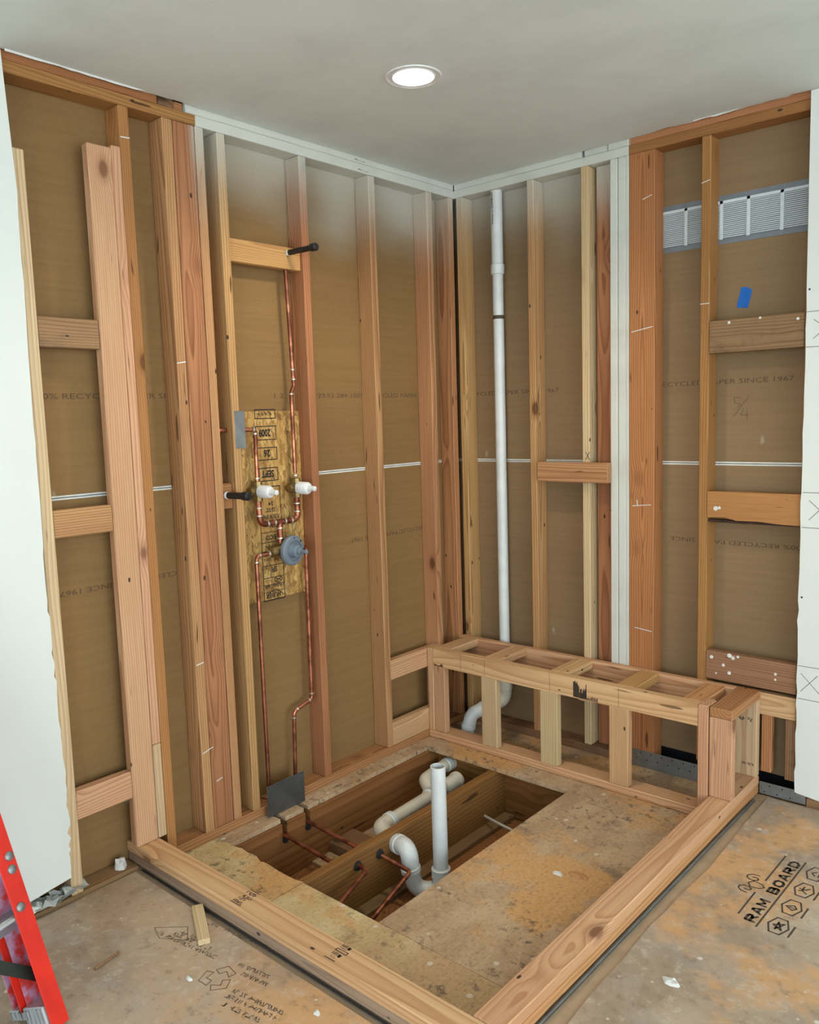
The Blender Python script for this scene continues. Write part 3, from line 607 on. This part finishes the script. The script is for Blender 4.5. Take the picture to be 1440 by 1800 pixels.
DP = root('drain_pipe', (.30, -.75, -.12), 'ivory drain pipe with wye fitting running in the floor cavity behind the standing pipe', 'pipe')
A_ = Vector((.355, -1.02, -.068)); B_ = Vector((.30, -.56, -.095))
pipe('run', [A_, B_], .030, M['pvcy'], DP, n=20)
pipe('elbow', [A_+Vector((-.008, .05, -.003)), A_+Vector((.004, -.035, .0)), (.446, -1.085, -.085)], .036, M['pvcy'], DP, r=.04, n=20)
hub('coupling', A_+Vector((-.005, .035, -.002)), B_-A_, .035, .03, M['pvc'], DP)
hub('coupling', B_+Vector((0.01, -.10, .006)), B_-A_, .033, .07, M['pvc'], DP)
pipe('stub', [B_, (.31, -.475, -.085)], .036, M['pvcy'], DP, n=20); hub('coupling', (.308, -.48, -.085), B_-A_, .036, .02, M['pvcy'], DP)
pipe('branch', [B_+Vector((.0, -.09, .0)), (.215, -.60, -.065), (.175, -.40, -.075), (.18, -.347, -.08)], .030, M['pvcy'], DP, r=.04, n=20)
hub('coupling', (.178, -.385, -.076), (0, 1, 0), .030, .03, M['pvc'], DP)

TP = root('drain_trap', (.675, -1.06, -.25), 'white standing drain stub with curved trap rising through the floor opening', 'pipe')
lathe('standpipe', [(.443, .0295), (0, .0295), (0, .0255), (.26, .0255)], (.676, -1.05, .283), (.004, 0, -1), M['pvc'], TP, 24)
hub('coupling', (.678, -1.05, -.150), (0, 0, 1), .034, .04, M['pvc'], TP)
pipe('trap_bend', [(.678, -1.05, -.14), (.678, -1.052, -.222), (.600, -1.115, -.222), (.585, -1.128, -.120)], .033, M['pvc'], TP, r=.05, n=20)
hub('union_nut', (.588, -1.126, -.135), (-.15, -.1, 1), .036, .022, M['pvc'], TP)
pipe('trap_arm', [(.588, -1.126, -.130), (.582, -1.130, -.045), (.4885, -1.10, -.072)], .035, M['pvc'], TP, r=.045, n=20)
hub('coupling', (.512, -1.108, -.065), (-1, .3, -.2), .035, .03, M['pvc'], TP)
cb = root('cable', (.55, -.53, -.2), 'short pale electrical cable poking through the middle joist', 'cable')
pipe('sheath', [(.4885, -.505, -.195), (.56, -.535, -.185), (.66, -.545, -.19), (.80, -.53, -.23)], .006, M['wire'], cb, r=.1, n=8)

# ------------------------------------------------------------------ copper shower plumbing
SP = root('shower_plumbing', (-.03, -1.2, 0), 'copper shower piping with two white stop valves and a grey mixing valve', 'plumbing')
cr = .0085; br = .0125
def cpipe(pts, rad=cr, r=.016, name='pipe'): return pipe(name, pts, rad, M['copper'], SP, r=r, n=12)
def joint(p, d, rad=cr, mat='solder'): 
    d = Vector(d).normalized(); return lathe('solder_ring', [(-.004, rad+.001), (-.002, rad+.0026), (.002, rad+.0026), (.004, rad+.001)], p, d, M[mat], SP, 12)
X = -.03
# right riser to the shower arm
cpipe([(X, -1.092, 1.40), (X, -1.092, 1.735), (X, -1.076, 1.765), (X, -1.078, 1.81), (X, -1.094, 2.28)], r=.012)
for z, y in ((1.73, -1.092), (1.79, -1.077), (1.83, -1.079)): joint((X, y, z), (0, 0, 1))
lathe('drop_ear_elbow', [(-.02, .011), (-.018, .016), (.012, .016), (.016, .019), (.024, .019), (.026, .012)], (X, -1.092, 2.286), (.2, .03, 1), M['brass'], SP, 14); joint((X, -1.094, 2.262), (0, 0, 1), .011)
lathe('shower_arm', [(0, .010), (.012, .0115), (.14, .0115), (.142, .016), (.165, .016), (.170, .012)], (X+.005, -1.090, 2.300), (1, .10, .02), M['blackpipe'], SP, 16, label='black capped threaded pipe nipple')
lathe('pipe_tape', [(0, .0125), (.012, .0125)], (X+.012, -1.089, 2.300), (1, .10, .02), M['whitep'], SP, 14)
# left riser with its branch through the stud to the black spout stub
cpipe([(X, -1.293, 1.38), (X, -1.291, 1.588), (X-.012, -1.388, 1.590)], r=.014); joint((X, -1.300, 1.589), (0, 1, 0)); joint((X, -1.291, 1.572), (0, 0, 1))
cpipe([(X-.012, -1.4215, 1.590), (X-.012, -1.462, 1.591), (X-.012, -1.463, 1.37)], r=.014); joint((X-.012, -1.463, 1.56), (0, 0, 1))
lathe('drop_ear_elbow', [(-.024, .012), (-.02, .017), (.012, .017), (.02, .012)], (X-.012, -1.463, 1.352), (0, 0, 1), M['brass'], SP, 14)
lathe('spout_stub', [(0, .011), (.008, .0135), (.10, .0135), (.102, .0175), (.128, .0175), (.134, .013)], (X+.012, -1.462, 1.340), (1, .12, .0), M['blackpipe'], SP, 16, label='black capped spout stub')
lathe('pipe_tape', [(0, .0145), (.012, .0145)], (X+.020, -1.461, 1.340), (1, .12, 0), M['whitep'], SP, 14)
# the two stop valves
for y, z in ((-1.293, 1.340), (-1.090, 1.338)):
    vb = lathe('valve_body', [(-.042, .013), (-.040, .019), (-.02, .021), (-.018, .026), (.018, .026), (.02, .021), (.040, .019), (.042, .013)], (X, y, z), (0, 0, 1), M['brass'], SP, 8)
    lathe('valve_side', [(-.046, .012), (-.044, .019), (-.012, .019), (0, .012)], (X, y, z), (0, 1, 0), M['brass'], vb, 8)
    lathe('valve_guard', [(.016, .022), (.018, .0265), (.064, .0265), (.072, .022), (.074, .0125), (.108, .0105), (.110, .007)], (X, y, z), (1, .10, -.02), M['whitep'], vb, 22, label='white plastic valve guard')
    joint((X, y, z+.052), (0, 0, 1), .010)
    cpipe([(X, y, z-.04), (X, y, z-.075)], br, name='stub')
# lower U manifold and its drop to the mixer
cpipe([(X, -1.293, 1.285), (X, -1.290, 1.203), (X, -1.088, 1.203), (X, -1.088, 1.285)], br, r=.028, name='manifold'); cpipe([(X, -1.188, 1.203), (X, -1.188, 1.115)], br, name='stub')
for p, d in (((X, -1.291, 1.272), (0, 0, 1)), ((X, -1.291, 1.240), (0, 0, 1)), ((X, -1.088, 1.272), (0, 0, 1)), ((X, -1.088, 1.238), (0, 0, 1)), ((X, -1.252, 1.203), (0, 1, 0)), ((X, -1.215, 1.203), (0, 1, 0)), ((X, -1.160, 1.203), (0, 1, 0)), ((X, -1.125, 1.203), (0, 1, 0)), ((X, -1.188, 1.178), (0, 0, 1)), ((X, -1.188, 1.135), (0, 0, 1))): joint(p, d, br)
# mixing valve
my, mz = -1.158, 1.082
lathe('mixer_body', [(-.075, .014), (-.07, .022), (-.03, .026), (.04, .026), (.07, .02), (.075, .013)], (X, my-.01, mz), (0, 1, 0), M['brass'], SP, 12)
pl = lathe('mixer_plate', [(.024, .058), (.026, .063), (.040, .063), (.046, .058), (.047, .044), (.040, .042), (.040, .032), (.055, .027), (.066, .025), (.068, .0155), (.082, .015), (.084, .0095), (.116, .0085), (.118, .006)], (X, my, mz), (1, .10, -.02), M['greyp'], SP, 28, label='round blue-grey plastic mixing valve guard')
for a in range(0, 360, 45):
    if a in (225, 270, 315): continue
    lathe('plate_hole', [(0, .0045), (.0008, .0045)], (X+.0465, my+.0045+.051*math.cos(R(a)), mz+.051*math.sin(R(a))), (1, .10, -.02), M['ink'], pl, 8)
# hot and cold feeds down to the floor, round the plate and across the joist bay
cpipe([(X, -1.245, mz-.004), (X, -1.318, mz-.004), (X, -1.317, .60), (X, -1.315, .02), (-.01, -1.332, -.066), (.02, -1.334, -.068), (.446, -1.388, -.050)], r=.02)
joint((X, -1.252, mz-.004), (0, 1, 0), .011); joint((X, -1.300, mz-.004), (0, 1, 0)); joint((X, -1.318, mz-.030), (0, 0, 1))
cpipe([(X, -1.075, mz-.002), (X, -1.052, mz-.002), (X, -1.056, .405), (X, -1.160, .378), (X, -1.172, .05), (-.01, -1.208, -.055), (.02, -1.209, -.060), (.446, -1.262, -.040)], r=.02)
joint((X, -1.055, .430), (0, 0, 1)); joint((X, -1.072, .402), (0, -1, -.2)); joint((X, -1.142, .383), (0, -1, -.2)); joint((X, -1.161, .350), (0, 0, 1))
cpipe([(.4885, -1.318, -.064), (.545, -1.326, -.064), (.60, -1.53, -.085), (.66, -1.80, -.11)], r=.018); joint((.55, -1.345, -.066), (.25, -1, -.1), cr, 'copper')
cpipe([(.4885, -1.196, -.078), (.635, -1.180, -.104), (.665, -1.41, -.155), (.70, -1.75, -.20)], r=.018)
for (y, z) in ((-1.318, -.070), (-1.196, -.075)): lathe('pipe_isolator', [(0, .020), (.006, .018), (.012, .014)], (.4878, y, z), (1, 0, 0), M['rubber'], SP, 10)
for (y, z) in ((-1.336, -.090), (-1.211, -.085)): lathe('pipe_isolator', [(0, .016), (.008, .013)], (.0863, y, z), (1, 0, 0), M['rubber'], SP, 10)

# backing board with upside-down mill stamps
OB = root('strand_board', (-.075, -1.19, .875), 'golden strand board panel with black stamps behind the shower valves', 'board')
OBR = OB; OB = box('panel', -.087, -.070, -1.383, -1.022, .876, 1.662, M['osb'], OB, bev=.001)
def ot(b, yr, z0, L_, h, th=0.0): text('stamp', b, frame((-.0695, yr, z0+h), (0, -1, 0), (0, 0, -1)), L_, h, M['ink'], OB, th)
def orect(y0, y1, z0, z1, w_=.004): strokes('stamp_frame', [[(y0, z0), (y1, z0), (y1, z1), (y0, z1), (y0, z0)]], frame((-.0695, 0, 0), (0, 1, 0), (0, 0, 1)), w_, M['ink'], OB)
ya, yb = -1.262, -1.152
orect(ya+.005, yb, 1.632, 1.668); scribble('stamp', frame((-.0695, yb-.02, 1.658), (0, -1, 0), (0, 0, -1)), .075, .014, M['ink'], OB, 11)
orect(ya+.005, yb, 1.545, 1.600); ot('2009', yb-.028, 1.556, .062, .034, .045)
orect(ya+.008, yb, 1.462, 1.512); ot('26', yb-.036, 1.472, .034, .032, .045)
orect(ya+.012, yb, 1.375, 1.428); ot('SEPT', yb-.020, 1.388, .066, .031, .045)
orect(ya+.006, yb+.006, .872, 1.350)
for z0, b, yo, L_, h in ((1.270, '24', .032, .026, .016), (1.243, '23/32"', .022, .052, .018), (1.216, 'FLOOR SPAN', .004, .094, .018), (1.128, 'ECO', .028, .055, .020), (.990, 'SFI', .028, .030, .024), (.922, 'AdvanTech', .006, .090, .016), (.882, 'HUBER', .016, .080, .022)): ot(b, yb-yo, z0, L_, h, .03)
for q, (z0, yo, L_, h) in enumerate(((1.330, .030, .05, .008), (1.312, .006, .07, .010), (1.202, .018, .06, .006), (1.190, .020, .05, .006), (1.178, .022, .05, .007), (1.094, .030, .06, .012), (1.060, .030, .07, .012), (1.040, .030, .07, .010), (.952, .050, .045, .008))): scribble('stamp', frame((-.0695, yb-yo, z0+h), (0, -1, 0), (0, 0, -1)), L_, h, M['ink'], OB, 20+q)
strokes('stamp_oval', [[(yb-.024+.020*math.cos(R(a)), .956+.013*math.sin(R(a))) for a in range(0, 361, 24)], [(yb-.038, .950), (yb-.010, .962)], [(yb-.038, .962), (yb-.010, .950)], [(ya+.016+(.094)*(q/12), .885+.030*math.sin(math.pi*q/12)) for q in range(13)]], frame((-.0695, 0, 0), (0, 1, 0), (0, 0, 1)), .0035, M['ink'], OB)
for z in (1.160, 1.118, 1.080, 1.020, .968, .938, .908): strokes('stamp_rule', [[(ya+.006, z), (yb+.006, z)]], frame((-.0695, 0, 0), (0, 1, 0), (0, 0, 1)), .003, M['ink'], OB)

# ------------------------------------------------------------------ loose and fixed small things
sp_ = root('steel_plate', (.035, -1.275, 0), 'grey steel sheet leaning upright over the pipe notches', 'metal sheet')
sh_ = box('sheet', .033, .0350, -1.376, -1.176, .0005, .135, M['darksteel'], sp_, bev=.0006)
for y in (-1.369, -1.183):
    for z in (.012, .127): lathe('nail_hole', [(0, .003), (.0005, .003)], (.0351, y, z), (1, 0, 0), M['ink'], sh_, 8)
fl = root('metal_flashing', (1.3, -.003, 0), 'galvanised perforated flashing at the foot of the right wall', 'flashing')
for x0, x1 in ((.965, 1.437), (1.531, 1.71)):
    st_ = box('strip', x0, x1, -.0018, -.0004, .001 if x0 < 1.4 else .029, .080, M['galv'], fl)
    for i in range(int((x1-x0)/.05)):
        for z in (.040, .068): lathe('punched_hole', [(0, .0032), (.0004, .0032)], (x0+.02+i*.05+(.02 if z > .05 else 0), -.0019, z), (0, -1, 0), M['ink'], st_, 8)
# return-air grille showing through the back panel
gr = root('air_grille', (1.36, .088, 2.28), 'white louvred air grille in a grey frame high in the right wall', 'vent')
gx0, gx1, gz0, gz1 = 1.03, 1.70, 2.280, 2.468
box('frame', gx0, gx1, .0868, .0885, gz0, gz0+.022, M['steelgrille'], gr); box('frame', gx0, gx1, .0868, .0885, gz1-.022, gz1+.004, M['steelgrille'], gr)
box('back', gx0, gx1, .0878, .0886, gz0+.02, gz1-.02, M['steelgrille'], gr)
n = 19
for i in range(n):
    z = gz0+.026+i*(gz1-gz0-.052)/(n-1)
    board('slat', gx0, gx1, .0825, .0845, z-.0026, z+.0026, M['grille'], gr, 'x', .0004, rot=Matrix.Rotation(R(-30), 4, 'X'))
for x in (1.045, 1.164, 1.312, 1.420, 1.548): board('mullion', x-.007, x+.007, .0795, .0815, gz0+.018, gz1-.018, M['grille'], gr, 'z', .0008)
board('rail', gx0, gx1, .0795, .0815, gz1-.030, gz1-.018, M['grille'], gr, 'x', .0008); 
tp = prism('tape_piece', [(1.376, 2.021), (1.421, 2.014), (1.438, 2.083), (1.418, 2.098), (1.394, 2.099)], 0, .0006, M['tape'], None, frame((0, .0882, 0), (1, 0, 0), (0, 0, 1)), label='strip of blue masking tape stuck on brown panel', cat='tape')

# recessed ceiling light
lx, ly = .735, -1.146
RL = root('recessed_light', (lx, ly, ZC), 'lit round recessed downlight with white trim in the ceiling', 'light')
bm = bmesh.new(); prof = [(.096, 0), (.095, -.003), (.091, -.004), (.086, -.0015), (.076, -.001), (.074, -.0035), (.070, -.003)]; nn = 40
rings = [[bm.verts.new((r_*math.cos(2*math.pi*j/nn), r_*math.sin(2*math.pi*j/nn), h)) for j in range(nn)] for r_, h in prof]
for A, B in zip(rings, rings[1:]):
    for j in range(nn): bm.faces.new((A[j], B[j], B[(j+1) % nn], A[(j+1) % nn]))
bmesh.ops.recalc_face_normals(bm, faces=bm.faces)
finish('trim_ring', bm, M['whitep'], RL, Matrix.Translation((lx, ly, ZC)), smooth=40)
lathe('lens', [(0, .0735), (.002, .0735)], (lx, ly, ZC-.0025), (0, 0, 1), M['lens'], RL, 40)
ld = bpy.data.lights.new('lamp', 'SPOT'); ld.energy = 55; ld.color = (1, .86, .68); ld.spot_size = R(150); ld.spot_blend = .8; ld.shadow_soft_size = .07
lo = bpy.data.objects.new('lamp', ld); put(lo, RL); lo.location = (0, 0, -.012)

# ------------------------------------------------------------------ folded step ladder leaning on the left wall
nv = Vector((.958, .285, 0)); wv = Vector((.285, -.958, 0)); lean = .36
foot = Vector((.5605, -2.475, FZ))
LD = root('step_ladder', tuple(foot), 'paint-splashed red fibreglass step ladder leaning folded against the left wall', 'ladder')
def lm(org, upv):  # local frame: x = across (towards other rail), y = climbing side normal, z = along the rail
    z = upv.normalized(); x = wv; y = z.cross(x).normalized()
    return Matrix(((x.x,y.x,z.x,org.x),(x.y,y.y,z.y,org.y),(x.z,y.z,z.z,org.z),(0,0,0,1)))
upf = Vector((0, 0, 1)) - nv*lean
H_ = 1.12; LW = .46; LL = H_*upf.length
fm1 = lm(foot, upf)
def ladder_rail(x, s, y0, depth, fl, z0, shoe):
    m_ = fm1 @ Matrix.Translation((x, y0, 0))
    bm = bmesh.new(); bbox(bm, *sorted((0, s*fl)), -.004, 0, z0, LL, .0012); r1 = finish('rail', bm, M['red'], LD, m_)
    bm = bmesh.new(); bbox(bm, *sorted((0, s*.004)), -depth+.004, -.004, z0, LL); bbox(bm, *sorted((0, s*fl*.85)), -depth, -depth+.004, z0, LL); finish('rail_channel', bm, M['mottle'], r1, m_)
    bm = bmesh.new(); bbox(bm, *sorted((s*.005, s*(fl+.006))), -depth-.002, -.006, shoe, .085, .002)
    for q in range(5): bbox(bm, *sorted((s*(fl+.006), s*(fl+.009))), -depth+.004+q*.016, -depth+.012+q*.016, shoe, .08)
    finish('foot', bm, M['alu'], r1, m_)
    return r1
fr1 = ladder_rail(0, 1, 0, .085, .052, .012, .032); fr2 = ladder_rail(LW, -1, 0, .085, .052, .012, .032)
ladder_rail(.02, 1, -.092, .040, .040, .06, .06); ladder_rail(LW-.02, -1, -.092, .040, .040, .06, .06)
for h in (.31, .60, .89):
    zl = h*upf.length
    bm = bmesh.new(); bbox(bm, .004, LW-.004, -.080, -.005, zl-.012, zl, .003)
    for j in range(6): bbox(bm, .01, LW-.01, -.074+j*.0115, -.069+j*.0115, zl, zl+.003)
    bbox(bm, .004, LW-.004, -.084, -.080, zl-.05, zl); finish('step', bm, M['alu'], LD, fm1)
    for q, dz in ((.030, .015), (.020, .115), (.016, .150)): lathe('rivet', [(0, .013), (.003, .012), (.006, .006)], fm1 @ Vector((q, 0, zl+dz)), fm1.to_3x3() @ Vector((0, 1, 0)), M['galv'], fr1, 14)
for x0, x1 in ((.012, .20), (LW-.012, LW-.20)):
    a = fm1 @ Vector((x0, -.035, .145)); b = fm1 @ Vector((x1, -.045, .31*upf.length-.02)); d = b-a; sd = fm1.to_3x3() @ Vector((0, 1, 0)); pr_ = d.normalized().cross(sd)
    bm = bmesh.new(); q = [bm.verts.new(v) for v in (-pr_*.016-d*.06, d-pr_*.016, d+pr_*.016, pr_*.016-d*.06)]; f_ = bm.faces.new(q); bmesh.ops.solidify(bm, geom=[f_], thickness=.003); bmesh.ops.recalc_face_normals(bm, faces=bm.faces)
    br_ = finish('step_brace', bm, M['darkmetal'], LD, Matrix.Translation(a)); lathe('pivot_rivet', [(0, .014), (.004, .014), (.006, .007), (.010, .006)], a, sd, M['galv'], br_, 12)
bm = bmesh.new(); bbox(bm, -.02, LW+.02, -.135, .02, 0, .045, .01); finish('top_cap', bm, M['red'], LD, lm(foot+upf*H_, upf))

# ------------------------------------------------------------------ debris
o = board('wood_offcut', -.045, .045, -.019, .019, 0, .018, M['pale'], None, 'x', .001, label='pale wood offcut lying on the floor cover beside the curb', cat='offcut')
a = Vector((.385, -1.955)); b = Vector((.560, -2.050)); mid = (a+b)/2; ang = math.atan2(b.y-a.y, b.x-a.x); Lh = (b-a).length/2
o.matrix_world = Matrix.Translation((mid.x, mid.y, FZ+.009)) @ Matrix.Rotation(ang, 4, 'Z') @ Matrix.Diagonal((Lh/.045, .95, 1, 1)) @ AX['x']
pr = root('wood_sliver', (.395, -2.285, FZ), 'thin dark wood sliver lying on the floor cover near the ladder', 'splinter')
pipe('sliver', [(.404, -2.325, FZ+.004), (.398, -2.28, FZ+.0045), (.388, -2.238, FZ+.003)], .004, M['weath'], pr, n=6)
for i, (x, y, z, sx, sy, lab, m_) in enumerate((
    (1.733, -1.319, FZ, .034, .022, 'largest white plaster flake on the floor cover right of the curb', 'debris'),
    (1.240, -.965, 0, .050, .022, 'orange wood chip lying on the worn subfloor', 'blk'),
    (-.045, -1.99, .038, .035, .028, 'crumpled white plaster lump on the left wall sole plate', 'debris'),
    (1.175, -1.00, 0, .028, .014, 'small white plaster flake beside the orange wood chip', 'debris'),
    (.66, -2.17, FZ, .016, .010, 'white crumb on the floor cover next to the faint recycling print', 'debris'),
    (1.05, -2.03, FZ, .016, .011, 'white crumb on the floor cover close to the curb corner', 'debris'))):
    blob('wood_chip' if m_ == 'blk' else 'plaster_flake', (x, y, z+.0003), sx, sy, .008 if i != 2 else .035, M[m_], None, seed=40+i, label=lab, cat='debris')
# torn paper heap at the foot of the left drywall
tw = root('torn_wallboard', (0.0, -2.26, .03), 'crumpled torn white wallboard paper at the foot of the left wall', 'debris')
rnd = random.Random(5)
for i in range(7):
    bm = bmesh.new(); n_ = 5; vs = [[bm.verts.new(((u_-2)*.014+rnd.uniform(-.004, .004), (v_-2)*.020+rnd.uniform(-.004, .004), rnd.uniform(0, .03))) for v_ in range(n_)] for u_ in range(n_)]
    for u_ in range(n_-1):
        for v_ in range(n_-1): bm.faces.new((vs[u_][v_], vs[u_+1][v_], vs[u_+1][v_+1], vs[u_][v_+1]))
    bmesh.ops.solidify(bm, geom=bm.faces[:], thickness=.0015)
    finish('paper_scrap', bm, M['wall'], tw, Matrix.Translation((-.012+rnd.uniform(-.012, .018), -2.39+i*.035, .040+rnd.uniform(0, .02))))
